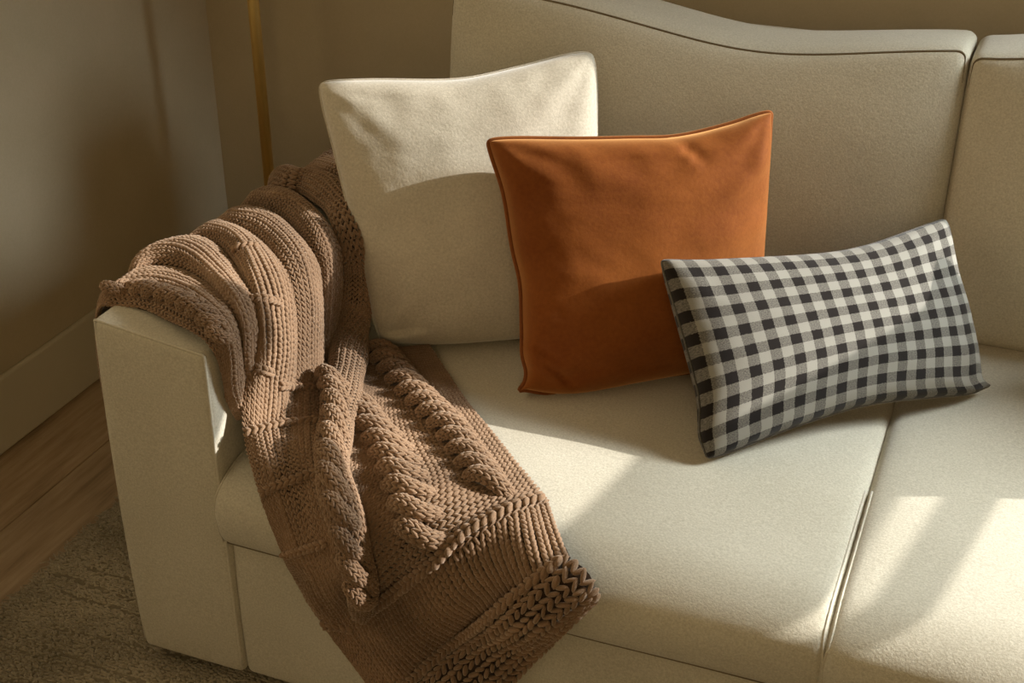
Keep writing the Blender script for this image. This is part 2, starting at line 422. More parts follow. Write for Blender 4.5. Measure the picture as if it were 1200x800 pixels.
def back(x0, x1, sag, seed):
    y0, y1, z0, z1 = 0.792, 0.985, 0.44, 0.957
    tilt = math.radians(6.0)
    def df(V):
        V = V.copy(); a = (V[:, 0] - x0) / (x1 - x0); b = (V[:, 1] - y0) / (y1 - y0); c = (V[:, 2] - z0) / (z1 - z0)
        fr = np.clip(1 - b * 1.6, 0, 1)
        s = sag(a)
        V[:, 2] -= s * np.clip((c - 0.3) / 0.7, 0, 1) ** 1.6
        V[:, 2] += np.clip((c - 0.6) / 0.4, 0, 1) * 0.016 * bump2(np.clip(b, 0, 1)) * bump2(a, 0.4)
        V[:, 1] -= fr * 0.066 * bump2(a, 0.5) * bump2(0.03 + 0.94 * c, 0.62)
        for k in range(len(V)):
            n = mnoise.noise(Vector((V[k, 0] * 4 + seed, V[k, 1] * 2, V[k, 2] * 4)))
            V[k, 1] += 0.006 * n * fr[k]; V[k, 2] += 0.003 * n
        V[:, 0] += (a - 0.5) * 0.010 * bump2(c, 0.6) - 0.0
        dz = V[:, 2] - z0; dy = V[:, 1] - y0
        V[:, 1] = y0 + dy * math.cos(tilt) + dz * math.sin(tilt)
        V[:, 2] = z0 + dz * math.cos(tilt) - dy * math.sin(tilt)
        return V
    V, F = rbox(x0, x1, y0, y1, z0, z1, 0.02, (34, 10, 24), df)
    o = child(mk('back_cushion', V, F, 'sofa'), sofa)
    e = 0.0056
    for yy in (y0 + e, y1 - e):
        P = [(x0 + e, yy, z) for z in np.linspace(z1 - 0.06, z1 - 0.022, 4)]
        P += [(x0 + 0.02 - 0.0144 * math.cos(t), yy, z1 - 0.02 + 0.0144 * math.sin(t)) for t in np.linspace(0.3, 1.3, 4)]
        P += [(x, yy, z1 - e) for x in np.linspace(x0 + 0.022, x1 - 0.022, 40)]
        P += [(x1 - 0.02 + 0.0144 * math.sin(t), yy, z1 - 0.02 + 0.0144 * math.cos(t)) for t in np.linspace(0.3, 1.3, 4)]
        P += [(x1 - e, yy, z) for z in np.linspace(z1 - 0.022, z1 - 0.06, 4)]
        P = np.array(P); rr = 0.0020 * np.clip(np.minimum(np.arange(len(P)), np.arange(len(P))[::-1]) / 6, 0.15, 1)
        child(mk('seam', *tube_mesh(df(P), rr, 6), 'sofa_seam'), o)
    return o
back(0.206, 1.103, lambda a: 0.052 * np.exp(-((a - 0.62) / 0.30) ** 2) + 0.012 * a, 1.7)
back(1.108, SX1 - 0.002, lambda a: 0.028 * np.exp(-((a - 0.5) / 0.3) ** 2) + 0.024 * np.exp(-(a / 0.12) ** 2) + 0.004, 5.2)

# ------------------------------------------------------------------ pixel rays (a direction only; distance comes from what is touched)
_f = np.array([math.sin(YAW) * math.cos(PITCH), math.cos(YAW) * math.cos(PITCH), -math.sin(PITCH)])
_r = np.array([math.cos(YAW), -math.sin(YAW), 0]); _u = np.cross(_r, _f)
def ray(px, py):
    d = _f + _r * (px - 600) / FPX - _u * (py - 400) / FPX
    return d / np.linalg.norm(d)
def W3(*a): return np.array(a, float)
def on_y(px, py, y): d = ray(px, py); return CAMLOC + d * ((y - CAMLOC[1]) / d[1])
def on_z(px, py, z): d = ray(px, py); return CAMLOC + d * ((z - CAMLOC[2]) / d[2])
def on_x(px, py, x): d = ray(px, py); return CAMLOC + d * ((x - CAMLOC[0]) / d[0])

# ------------------------------------------------------------------ throw pillows
def pillow(name, label, corners, T, edges, mat, n=48, wrinkle=0.003, seed=0, welt=None, pw=0.36, rc=0.03, creases=(), group='throw pillows on the sofa'):
    """edges: inward offsets (metres) along bottom, top (left to right) and left, right (bottom to top)"""
    BL, TL, TR, BR = [np.asarray(c, float) for c in corners]
    nrm = np.cross(BR - BL, TL - BL); nrm /= np.linalg.norm(nrm)
    cen = (BL + TL + TR + BR) / 4
    ts = np.linspace(-1, 1, n + 1); ts = np.sign(ts) * (1 - (1 - np.abs(ts)) ** 1.4)
    ex = (BR - BL + TR - TL) / 2; ex /= np.linalg.norm(ex); ey = (TL - BL + TR - BR) / 2; ey /= np.linalg.norm(ey)
    prof = []
    for e in edges:
        c = catmull(np.array([(0.0, 0.0)] + list(e) + [(1.0, 0.0)]), 120); prof.append(c[np.argsort(c[:, 0])])
    def off(k, a): return float(np.interp(a, prof[k][:, 0], prof[k][:, 1]))
    def base(s, t):
        a, b = (s + 1) / 2, (t + 1) / 2
        p = (1 - a) * (1 - b) * BL + a * (1 - b) * BR + (1 - a) * b * TL + a * b * TR
        p = p + ey * (off(0, a) * (1 - b) ** 1.5 - off(1, a) * b ** 1.5) + ex * (off(2, b) * (1 - a) ** 1.5 - off(3, b) * a ** 1.5)
        k = rc * abs(s * t) ** 9
        return p - ex * k * np.sign(s) * 0.5 - ey * k * np.sign(t) * 0.5
    def thick(s, t):
        return T * max(0, (1 - s * s)) ** pw * max(0, (1 - t * t)) ** pw
    V = []; UV = []; F = []
    def wr(s, t, side):
        w = 0
        for cs, ct in ((-1, -1), (1, -1), (1, 1), (-1, 1)):
            dx, dy = s - cs, t - ct; r = math.hypot(dx, dy); th = math.atan2(dy, dx)
            w += math.sin(th * 9 + seed + cs * 2 + ct + 1.5 * mnoise.noise(Vector((s * 3, t * 3, seed)))) * math.exp(-((r - 0.42) / 0.26) ** 2) * 0.7
        m = min(1 - abs(s), 1 - abs(t))
        w += 1.6 * mnoise.noise(Vector((s * 7 + seed, t * 7, side))) * math.exp(-m * 5)
        w += 1.1 * mnoise.noise(Vector((s * 2.3 + seed * 2, t * 4.5, side + 3)))
        w += 0.40 * mnoise.noise(Vector((s * 6 + seed * 2, t * 24, side + 3)))
        w *= wrinkle * min(1, m * 8)
        for (s0, t0, s1, t1, wd, amp) in creases:          # pressed folds: a groove with a soft lip
            dx, dy = s1 - s0, t1 - t0; L2 = dx * dx + dy * dy
            q = max(0, min(1, ((s - s0) * dx + (t - t0) * dy) / L2)); d = ((s - s0) * dy - (t - t0) * dx) / math.sqrt(L2)
            far = math.hypot(s - s0 - q * dx, t - t0 - q * dy)
            if far < wd * 4: w += amp * math.exp(-(far / wd) ** 2) * math.sin(q * math.pi) ** 0.7 * (-1 if d < 0 else 0.7)* min(1, abs(d) / wd * 2 + 0.3)
        return w
    for side in (1, -1):
        for t in ts:
            for s in ts:
                V.append(base(s, t) + nrm * side * (thick(s, t) + wr(s, t, side))); UV.append(((s + 1) / 2, (t + 1) / 2))
    N = n + 1
    for i in range(n):
        for j in range(n):
            q = [i * N + j, i * N + j + 1, (i + 1) * N + j + 1, (i + 1) * N + j]
            F.append(tuple(q)); F.append(tuple(k + N * N for k in q[::-1]))
    o = mk(name, V, F, mat, None, True, loc=tuple(cen))
    me = o.data; uvl = me.uv_layers.new(name='UVMap')
    li = np.empty(len(me.loops), np.int32); me.loops.foreach_get('vertex_index', li)
    uvl.data.foreach_set('uv', np.array(UV)[li].ravel())
    wm = o.modifiers.new('weld', 'WELD'); wm.merge_threshold = 1e-5
    sb = o.modifiers.new('sub', 'SUBSURF'); sb.levels = 1; sb.render_levels = 1
    o['label'] = label; o['category'] = 'pillow'; o['group'] = group
    tl = np.linspace(-1, 1, 90)
    L = np.array([base(s, -1) for s in tl] + [base(1, t) for t in tl[1:]] + [base(s, 1) for s in tl[::-1][1:]] + [base(-1, t) for t in tl[::-1][1:-1]])
    for it in range(3): L = 0.5 * L + 0.25 * (np.roll(L, 1, 0) + np.roll(L, -1, 0))
    child(mk('piping' if welt[1] != mat else 'seam', *tube_mesh(L, welt[0], 8, True), welt[1]), o)
    return o
white = pillow('throw_pillow', 'large plain cream pillow behind the rust velvet one, leaning against the sofa back',
    [on_z(438, 408, 0.455), on_y(363, 89, 0.46), on_y(703, 52, 0.66), on_z(714, 386, 0.46)], 0.082,
    ([(.1, .004), (.35, -.002), (.7, -.002)], [(.1, .010), (.25, .018), (.5, .030), (.7, .022), (.87, .010)], [(.08, .008), (.25, .010), (.5, .011), (.75, .010), (.92, .006)], [(.1, .006), (.5, .012), (.9, .006)]),
    'cream', seed=2.3, wrinkle=0.0032, welt=(0.0018, 'cream'), creases=((-0.95, -0.93, -0.55, -0.86, 0.05, 0.012), (-0.98, -0.85, -0.7, -0.62, 0.06, 0.006)))
orange = pillow('throw_pillow', 'rust orange velvet square pillow with dark piping in front of the cream pillow',
    [on_z(600, 466, 0.455), on_y(564, 159, 0.44), on_y(911, 123, 0.60), on_z(892, 424, 0.458)], 0.082,
    ([(.04, .006), (.1, .002), (.25, -.008), (.5, -.004), (.8, .0)], [(.1, .008), (.32, .020), (.5, .027), (.66, .032), (.83, .022), (.93, .010)], [(.035, .016), (.09, .026), (.16, .024), (.25, .028), (.43, .034), (.57, .028), (.78, .024), (.93, .010)], [(.1, .008), (.5, .012), (.9, .008)]),
    'velvet', seed=4.1, wrinkle=0.0034, rc=0.02, welt=(0.0042, 'velvet_welt'), creases=((-1.0, -0.62, -0.72, -0.80, 0.05, 0.012), (-0.98, -0.72, -0.62, -0.96, 0.045, 0.012), (0.25, 0.98, 0.42, 0.72, 0.05, 0.008), (-0.99, -0.3, -0.7, -0.42, 0.04, 0.006)))
ging = pillow('throw_pillow', 'small rectangular gingham check lumbar pillow in black and cream at the cushion gap',
    [on_z(824, 546, 0.457), on_y(766, 299, 0.40), on_y(1111, 249, 0.72), on_z(1170, 457, 0.46)], 0.072,
    ([(.08, .008), (.27, .021), (.53, .028), (.75, .016), (.9, .004), (.96, .004)], [(.08, .012), (.2, .022), (.5, .036), (.68, .034), (.83, .022), (.94, .010)], [(.06, .004), (.15, .006), (.3, .018), (.5, .018), (.8, .012), (.94, .006)], [(.035, .016), (.09, .026), (.25, .023), (.45, .021), (.7, .020), (.92, .008)]),
    'gingham', seed=7.7, wrinkle=0.0016, welt=(0.0016, 'gingham_seam'), rc=0.02)
shadow_pillow = pillow('throw_pillow', 'unseen plain cream pillow added at the far sofa arm to shade the right seat',
    [W3(1.52, 0.72, 0.46), W3(1.50, 0.75, 0.88), W3(1.93, 0.53, 0.88), W3(1.89, 0.49, 0.46)], 0.05,
    ([(.5, 0)], [(.5, .02)], [(.5, .01)], [(.5, .01)]), 'cream', n=20, seed=1.0, welt=(0.0018, 'cream'))  # added out of view to cast its shadow on the right seat

# ------------------------------------------------------------------ floor lamp
LX, LY = -0.372, 1.1
lamp = thing('floor_lamp', 'slim aged brass floor lamp standing in the corner behind the sofa arm', 'lamp', (LX, LY, 0))
V, F = lathe([(0, 0.0), (0.14, 0.0), (0.14, 0.012), (0.132, 0.018), (0.03, 0.022), (0.02, 0.04), (0, 0.04)], 48, (LX, LY)); child(mk('base', V, F, 'brass'), lamp)
V, F = lathe([(0, 0.03), (0.0125, 0.03), (0.0125, 1.55), (0, 1.55)], 24, (LX, LY)); child(mk('pole', V, F, 'brass'), lamp)
V, F = lathe([(0.0135, 1.20), (0.0165, 1.205), (0.0165, 1.225), (0.0135, 1.23)], 24, (LX, LY)); child(mk('collar', V, F, 'brass'), lamp)
V, F = lathe([(0.20, 1.42), (0.13, 1.70), (0.128, 1.70), (0.198, 1.42), (0.20, 1.42)], 48, (LX, LY)); child(mk('lamp_shade', V, F, 'lampshade'), lamp)
V, F = lathe([(0, 1.53), (0.02, 1.54), (0.03, 1.58), (0.02, 1.62), (0, 1.63)], 20, (LX, LY)); child(mk('bulb', V, F, 'white_frame'), lamp)

# ------------------------------------------------------------------ knitted throw
def sd_box(p, lo, hi, r):
    c = (np.array(lo) + np.array(hi)) / 2; h = (np.array(hi) - np.array(lo)) / 2 - r
    q = np.abs(p - c) - h
    return np.linalg.norm(np.maximum(q, 0), axis=-1) + np.minimum(q.max(-1), 0) - r
def smin(a, b, k):
    h = np.clip(0.5 + 0.5 * (b - a) / k, 0, 1); return b + (a - b) * h - k * h * (1 - h)
def sdf(p):
    p = np.asarray(p, float)
    a = sd_box(p, (0, 0, 0.03), (AW, YBACK, 0.642), 0.016)
    s = sd_box(p, (AW, -0.040, ZB), (GAP, 0.93, 0.452), 0.045)
    b = sd_box(p, (AW, 0.0, 0.0), (2.0, 1.0, ZB), 0.012)
    return smin(smin(a, s, 0.03), b, 0.02)
def grad(p):
    p = np.asarray(p, float); e = 2e-4; g = np.stack([sdf(p + e * v) - sdf(p - e * v) for v in np.eye(3)], -1)
    return g / (np.linalg.norm(g, axis=-1, keepdims=True) + 1e-12)
def P(px, py, d=0.01):
    """point of the offset sofa surface seen at a pixel"""
    D = ray(px, py); t = 0.9; best = (9, None)
    for i in range(200):
        p = CAMLOC + D * t; s = float(sdf(p)) - d
        if s < best[0]: best = (s, p)
        if s < 2e-4: return p
        t += max(s * 0.8, 2e-4)
        if t > 3.4: break
    return best[1]
def PX(lst, d0=0.01):
    return [P(q[0], q[1], q[2] if len(q) > 2 else d0) if not isinstance(q, np.ndarray) else q for q in lst]

LEG = None
def leg_template():
    xs = [-0.72, -0.28, 0.28, 0.72]; sides = 6; V = [(0, -1, 0)]
    for x in xs:
        r = (1 - x * x) ** 0.5
        for k in range(sides):
            t = 2 * math.pi * (k + 0.5) / sides; V.append((r * math.cos(t), x, r * math.sin(t)))
    V.append((0, 1, 0)); F = []
    for k in range(sides): F.append((0, 1 + (k + 1) % sides, 1 + k))
    for i in range(3):
        for k in range(sides):
            a = 1 + i * sides + k; b = 1 + i * sides + (k + 1) % sides; c = b + sides; d = a + sides
            F.append((a, b, c)); F.append((a, c, d))
    e = len(V) - 1; o = 1 + 3 * sides
    for k in range(sides): F.append((e, o + k, o + (k + 1) % sides))
    return np.array(V), np.array(F)
LEGV, LEGF = leg_template()
class Knit:
    """collects yarn legs and skins of one knitted part"""
    def __init__(s): s.c = []; s.a = []; s.sk = MB()
    def legs(s, C, X, Y, Z):       # centre and three half-axes, each (n,3)
        s.c.append(C); s.a.append(np.stack([X, Y, Z], 1))
    def mesh(s):
        C = np.vstack(s.c); A = np.vstack(s.a)
        V = C[:, None, :] + np.einsum('vk,nkj->nvj', LEGV, A)
        F = LEGF[None] + (np.arange(len(C)) * len(LEGV))[:, None, None]
        return V.reshape(-1, 3), F.reshape(-1, 3).astype(np.int64)
def cells(G):
    c = (G[:-1, :-1] + G[1:, :-1] + G[:-1, 1:] + G[1:, 1:]) / 4
    tv = (G[1:, :-1] + G[1:, 1:] - G[:-1, :-1] - G[:-1, 1:]) / 2
    tu = (G[:-1, 1:] + G[1:, 1:] - G[:-1, :-1] - G[1:, :-1]) / 2
    n = np.cross(tu, tv); n /= np.linalg.norm(n, axis=-1, keepdims=True) + 1e-12
    return c, tu, tv, n
def orient(G, out=None):
    """flip columns so that cross(tu,tv) points outwards"""
    c, tu, tv, n = cells(G)
    g = grad(c) if out is None else out - 0 * c
    if (n * g).sum() < 0: G = G[:, ::-1]
    return G
def knit_cells(K, G, style='knit', lift=0.35, fat=1.0, jit=0.08, mask=None, slant=0.42):
    c, tu, tv, n = cells(G)
    if style == 'side': tu, tv = tv, -tu
    if mask is not None: c, tu, tv, n = c[mask], tu[mask], tv[mask], n[mask]
    c, tu, tv, n = (a.reshape(-1, 3) for a in (c, tu, tv, n))
    du = np.linalg.norm(tu, axis=1)[:, None]; dv = np.linalg.norm(tv, axis=1)[:, None]
    lu = np.minimum(du, 0.016); lv = np.minimum(dv, 0.017)
    m = len(c)
    if m == 0: return
    for sg in (-1, 1):
        j = rng.normal(0, jit, (m, 4))
        dirv = tv / dv * (1 + 0 * du) + tu / du * sg * (slant + j[:, :1]) * -1
        dirv = dirv + n * (0.16 + j[:, 1:2])
        dirv /= np.linalg.norm(dirv, axis=1)[:, None]
        lat = np.cross(dirv, n); lat /= np.linalg.norm(lat, axis=1)[:, None]
        nn = np.cross(lat, dirv)
        w = 0.228 * np.maximum(lu, 0.85 * lv) * fat * (1 + j[:, 2:3])
        L = np.maximum(0.70 * lv, 0.46 * lu) * (1 + 0.5 * j[:, 3:4])
        C = c + tu * sg * 0.235 + n * lift * 0.4 * np.minimum(du, dv * 1.3)
        K.legs(C, lat * w, dirv * L, nn * np.minimum(w * 1.4, 0.6 * lv))
def grid_faces(nr, nc):
    i, j = np.meshgrid(np.arange(nr - 1), np.arange(nc - 1), indexing='ij'); a = (i * nc + j).ravel()
    return np.stack([a, a + 1, a + nc + 1, a + nc], 1)
def pleats(curves, kinds, rows, cols, circ=0.65):
    """curves: resampled (rows+1,3) lines; ridge R / valley V / flat F; cols per span"""
    out = []
    for k in range(len(curves) - 1):
        A, B = curves[k], curves[k + 1]; ka, kb = kinds[k], kinds[k + 1]
        g = grad((A + B) / 2); m = cols[k]
        D = B - A; dn = (D * g).sum(1)[:, None] * g; dt = D - dn
        for a in np.arange(m) / m:
            if ka == 'V' and kb == 'R': ft, fn = 1 - math.cos(a * math.pi / 2), math.sin(a * math.pi / 2)
            elif ka == 'R' and kb == 'V': ft, fn = math.sin(a * math.pi / 2), 1 - math.cos(a * math.pi / 2)
            else: ft = fn = a
            ft = circ * ft + (1 - circ) * a; fn = circ * fn + (1 - circ) * (a if ka == 'F' or kb == 'F' else (1 - math.cos(a * math.pi)) / 2)
            out.append(A + dt * ft + dn * fn)
    out.append(curves[-1])
    G = np.stack(out, 1)
    for it in range(2): G[1:-1] = 0.5 * G[1:-1] + 0.25 * (G[2:] + G[:-2])
    return pushout(G, 0.006)
def pushout(G, d):
    for it in range(3):
        s = sdf(G); g = grad(G); G = G + g * np.maximum(d - s, 0)[..., None]
    return G

throw = thing('throw_blanket', 'chunky brown cable knit throw draped over the sofa arm and seat front', 'blanket', (0.2, 0.2, 0.64))
def part(name, G, K, lower=0.0055, mat='yarn_gap_shade'):
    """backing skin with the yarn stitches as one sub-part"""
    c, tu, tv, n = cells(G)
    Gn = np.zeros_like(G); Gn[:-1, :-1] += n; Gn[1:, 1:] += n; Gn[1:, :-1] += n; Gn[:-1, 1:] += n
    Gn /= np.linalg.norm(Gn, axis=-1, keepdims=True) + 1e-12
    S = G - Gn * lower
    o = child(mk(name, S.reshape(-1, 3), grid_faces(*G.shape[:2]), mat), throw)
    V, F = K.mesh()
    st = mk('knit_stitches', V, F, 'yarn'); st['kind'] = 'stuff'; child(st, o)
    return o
def lens(curves): return np.mean([np.linalg.norm(np.diff(c, axis=0), axis=1).sum() for c in curves])

ROW, CW = 0.0088, 0.0105
def outer(px, py, z=None, x=-0.016):
    """start of a fold on the outer side of the arm: hangs down behind the edge seen at the pixel"""
    p = on_x(px, py, x); return [W3(x - 0.010, p[1], p[2] - 0.24), W3(x - 0.013, p[1], p[2] - 0.10), p]
E0 = outer(114, 363) + PX([(130, 360), (165, 361), (195, 375), (225, 389), (247, 407), (256, 424), (262, 446), (266, 470), (278, 492)], 0.008)
R1 = outer(117, 350, x=-0.026) + PX([(144, 336, .026), (172, 335, .030), (205, 343, .034), (232, 357, .036), (255, 376, .036), (268, 400, .034), (272, 425, .030), (273, 455, .024), (284, 488, .016)])
V1 = outer(158, 322) + PX([(172, 313, .016), (193, 315, .014), (215, 319, .012), (240, 333, .012), (257, 350, .012), (271, 372, .012), (278, 398, .012), (283, 419, .010), (288, 445, .010), (294, 480, .010)])
R2 = outer(163, 302, x=-0.040) + PX([(180, 291, .030), (202, 290, .040), (224, 299, .044), (244, 316, .044), (266, 338, .044), (280, 360, .042), (287, 385, .038), (287, 410, .034), (290, 440, .026), (300, 475, .016)])
V2 = outer(207, 288) + PX([(225, 282, .018), (243, 285, .016), (257, 294, .014), (273, 314, .012), (287, 338, .010), (294, 360, .010), (299, 387, .010), (300, 414, .010), (302, 440, .010), (308, 470, .010)])
def RS(c, n): return catmull(np.array(c), n + 1)
cur = [E0, R1, V1, R2, V2]; n = int(lens([RS(c, 60) for c in cur]) / ROW); cur = [RS(c, n) for c in cur]
G = orient(pleats(cur, 'FRVRV', n, [5, 5, 5, 5], 0.8)); GA1 = G; K = Knit(); knit_cells(K, G); part('folded_edge', G, K)

# main strip running from the arm top down over the seat front
L2 = outer(207, 288) + PX([(222, 283, .016), (240, 284, .016), (257, 293, .016), (273, 313, .014), (287, 337, .016), (293, 360, .018), (296, 390, .020), (292, 425, .022), (287, 455, .024),
     (284, 490, .026), (288, 522, .026), (299, 560, .024), (309, 592, .022), (330, 645, .020), (347, 678, .018), (385, 740, .016), (430, 800, .014), (470, 862, .014)])
R3 = outer(236, 271) + PX([(254, 266, .036), (272, 274, .044), (286, 292, .046), (296, 318, .046), (305, 345, .046), (310, 372, .046), (311, 402, .046), (309, 430, .044), (308, 460, .042), (306, 495, .040),
     (314, 530, .036), (328, 575, .030), (350, 635, .026), (372, 680, .024), (402, 732, .022), (442, 790, .020), (478, 850, .018)])
V3 = outer(250, 263) + PX([(268, 262, .026), (288, 272, .026), (308, 286, .026), (324, 303, .026), (335, 322, .026), (341, 345, .028), (344, 372, .032), (345, 400, .036), (344, 430, .038), (342, 460, .040), (340, 496, .040),
     (342, 530, .038), (352, 570, .032), (370, 628, .028), (390, 672, .026), (420, 724, .024), (455, 780, .022), (488, 840, .020)])
R4 = outer(262, 256) + PX([(281, 250, .038), (304, 253, .042), (326, 267, .042), (345, 288, .042), (356, 312, .042), (361, 338, .042), (363, 362, .042), (362, 390, .042), (362, 415, .042), (363, 440, .042), (364, 468, .042),
     (364, 500, .040), (366, 535, .036), (374, 570, .032), (390, 624, .028), (408, 666, .026), (436, 718, .024), (468, 770, .022), (498, 830, .020)])
V4 = outer(280, 246) + PX([(306, 246, .018), (332, 260, .016), (351, 279, .016), (364, 297, .016), (373, 320, .016), (374, 348, .016), (375, 375, .018), (376, 405, .020), (378, 430, .022), (381, 455, .024), (384, 480, .026),
     (386, 510, .026), (390, 540, .026), (398, 572, .024), (412, 620, .022), (428, 660, .020), (452, 712, .018), (482, 762, .016), (508, 820, .014)])
cur = [L2, R3, V3, R4, V4]
n = int(lens([RS(c, 90) for c in cur]) / ROW); cur = [RS(c, n) for c in cur]
G = orient(pleats(cur, 'VRVRV', n, [5, 4, 4, 5], 0.6)); K = Knit(); knit_cells(K, G)
GA2 = G
main = part('hanging_panel', G, K)

# back fold beside the roll
V4b = outer(280, 247) + PX([(306, 247, .014), (332, 262, .012), (350, 280, .012), (362, 298, .012), (370, 320, .012), (371, 348, .012), (371, 375, .012), (371, 405, .012), (372, 430, .012), (374, 455, .012)])
R5 = outer(290, 234) + PX([(316, 229, .040), (338, 233, .044), (354, 245, .044), (368, 262, .042), (379, 283, .038), (384, 305, .034), (385, 335, .030), (383, 370, .026), (380, 400, .024), (378, 430, .022), (378, 458, .018)])
V5 = outer(330, 226) + PX([(350, 233, .016), (364, 244, .014), (377, 257, .012), (388, 272, .010), (395, 290, .010), (398, 312, .010), (398, 345, .010), (394, 375, .010), (390, 405, .010), (388, 432, .010), (386, 458, .010)])
cur = [V4b, R5, V5]; n = int(lens([RS(c, 60) for c in cur]) / ROW); cur = [RS(c, n) for c in cur]
G = orient(pleats(cur, 'VRV', n, [6, 6])); K = Knit(); knit_cells(K, G); part('folded_edge', G, K)
# top strip at the back, running under the cream pillow
V6 = outer(348, 214) + PX([(366, 212, .020), (388, 222, .014), (404, 238, .012), (416, 258, .012), (424, 285, .012)])
R7 = outer(366, 196) + PX([(385, 194, .036), (404, 203, .036), (418, 220, .030), (430, 244, .026), (436, 275, .022)])
V7 = outer(392, 188) + PX([(412, 190, .010), (430, 204, .010), (442, 222, .010), (450, 245, .010), (452, 275, .010)])
cur = [V6, R7, V7]; n = int(lens([RS(c, 60) for c in cur]) / ROW); cur = [RS(c, n) for c in cur]
G = orient(pleats(cur, 'VRV', n, [5, 5])); K = Knit(); knit_cells(K, G); part('folded_edge', G, K)

# rolled fold
def frame(C, nrm=None):
    T = np.gradient(C, axis=0); T /= np.linalg.norm(T, axis=1)[:, None]
    N = grad(C) if nrm is None else nrm
    for it in range(12): N[1:-1] = 0.5 * N[1:-1] + 0.25 * (N[2:] + N[:-2])
    N = N - T * (N * T).sum(1)[:, None]; N /= np.linalg.norm(N, axis=1)[:, None]
    return T, N, np.cross(T, N)
def roll_sheet(C, r, m, span=112, flat=0.85):
    T, N, L = frame(C); th = np.radians(np.linspace(-span, span, m + 1)); r = np.broadcast_to(r, (len(C),))[:, None, None]
    G = C[:, None] + r * (np.sin(th)[None, :, None] * L[:, None] + flat * np.cos(th)[None, :, None] * N[:, None])
    return G, T, N, L
pts = outer(330, 216) + PX([(345, 214, .024), (364, 216, .026), (384, 225, .028), (399, 241, .028), (408, 260, .028), (414, 285, .028), (418, 311, .028), (418, 344, .030), (414, 372, .032), (410, 405, .034),
    (406, 436, .034), (399, 466, .034), (393, 500, .036), (389, 530, .036), (391, 560, .036), (399, 590, .034), (409, 620, .032), (417, 652, .030), (424, 688, .028), (424, 722, .026)])
n = int(np.linalg.norm(np.diff(np.array(pts), axis=0), axis=1).sum() / ROW)
C = catmull(np.array(pts), n + 1); s = np.linspace(0, 1, n + 1)
rad = np.interp(s, [0, 0.2, 0.3, 0.55, 0.8, 0.97, 1], [0.026, 0.026, 0.029, 0.029, 0.024, 0.021, 0.012])
rad = rad * (1 + 0.06 * np.sin(s * 70) + 0.04 * np.sin(s * 31))
G, T, N, L = roll_sheet(C, rad, 12); G = orient(pushout(G, 0.003)); GR = G; K = Knit(); knit_cells(K, G)
part('rolled_fold', G, K)

# right panel lying on the seat and hanging over the front
top = [
 [(420, 412, .006), (404, 460, .010), (390, 510, .012), (385, 560, .014), (394, 610, .016), (408, 660, .018), (416, 700, .020), (420, 733, .024)],
 [(448, 408, .008), (440, 465, .012), (448, 515, .014), (464, 555, .014), (482, 597, .014), (496, 630, .014), (503, 650, .016), (512, 664, .020)],
 [(478, 406, .008), (502, 465, .012), (528, 500, .014), (550, 534, .014), (570, 564, .014), (582, 585, .014), (588, 597, .016), (594, 608, .020)],
 [(502, 404, .008), (547, 470, .010), (580, 510, .010), (602, 538, .010), (620, 560, .010), (632, 575, .010), (637, 582, .012), (643, 590, .016)]]
bot = [
 [(420, 733, .024), (440, 772, .022), (468, 812, .020)],
 [(512, 664, .020), (527, 708, .018), (543, 742, .018)],
 [(594, 608, .020), (607, 648, .018), (622, 684, .018)],
 [(643, 590, .016), (655, 622, .014), (668, 652, .014)]]
def patch(cols, nr, nc):
    cs = [catmull(np.array(PX(c)), nr + 1) for c in cols]; A = np.stack(cs, 1)
    return np.stack([catmull(A[i], nc + 1) for i in range(nr + 1)], 0)
GT = orient(pushout(patch(top, 52, 34), 0.006)); K = Knit(); knit_cells(K, GT, 'side')
right = part('cabled_panel', GT, K)
GBt = orient(pushout(patch(bot, 13, 24), 0.006)); K = Knit(); knit_cells(K, GBt, fat=1.05); part('border_panel', GBt, K)

# raised chain ridges and cables sit on the knitted surfaces
def project(Q):
    d = Q - CAMLOC; w = d @ _f
    return np.stack([600 + FPX * (d @ _r) / w, 400 - FPX * (d @ _u) / w], -1)
def surf(G, pix, lift):
    """points of a knitted sheet seen at the pixels, lifted along its normal"""
    c, tu, tv, n = cells(G); nv = CAMLOC - c; ok = (n * nv).sum(-1) > 0
    c, n = c[ok], n[ok]; q = project(c); out = []; nn = []
    for px, py in pix:
        d = np.hypot(q[:, 0] - px, q[:, 1] - py); k = np.argsort(d)[:6]; w = np.exp(-(d[k] / 5) ** 2) + 1e-9; w /= w.sum()
        m = (n[k] * w[:, None]).sum(0); m /= np.linalg.norm(m)
        out.append((c[k] * w[:, None]).sum(0) + m * lift); nn.append(m)
    return np.array(out), np.array(nn)
def lineon(G, pix, lift, n):
    pp = catmull(np.array(pix, float), 40); Cc, Nn = surf(G, pp, lift)
    for it in range(4): Cc[1:-1] = 0.5 * Cc[1:-1] + 0.25 * (Cc[2:] + Cc[:-2]); Nn[1:-1] = 0.5 * Nn[1:-1] + 0.25 * (Nn[2:] + Nn[:-2])
    C = catmull(Cc, n); N = catmull(Nn, n); return C, N
def chain(name, G0, pix, lift, width, step):
    Cc, _ = lineon(G0, pix, lift, 60); ln = np.linalg.norm(np.diff(Cc, axis=0), axis=1).sum(); n = max(2, int(ln / step))
    C, N = lineon(G0, pix, lift, n + 1); T, N, L = frame(C, N)
    G = np.stack([C - L * width / 2, C + L * width / 2], 1)
    c, tu, tv, nn = cells(G)
    if (nn * N[:-1, None]).sum() < 0: G = G[:, ::-1]
    K = Knit(); knit_cells(K, G, fat=1.2, slant=0.55, jit=0.1)
    V, F = K.mesh(); return child(mk(name, V, F, 'yarn'), throw)
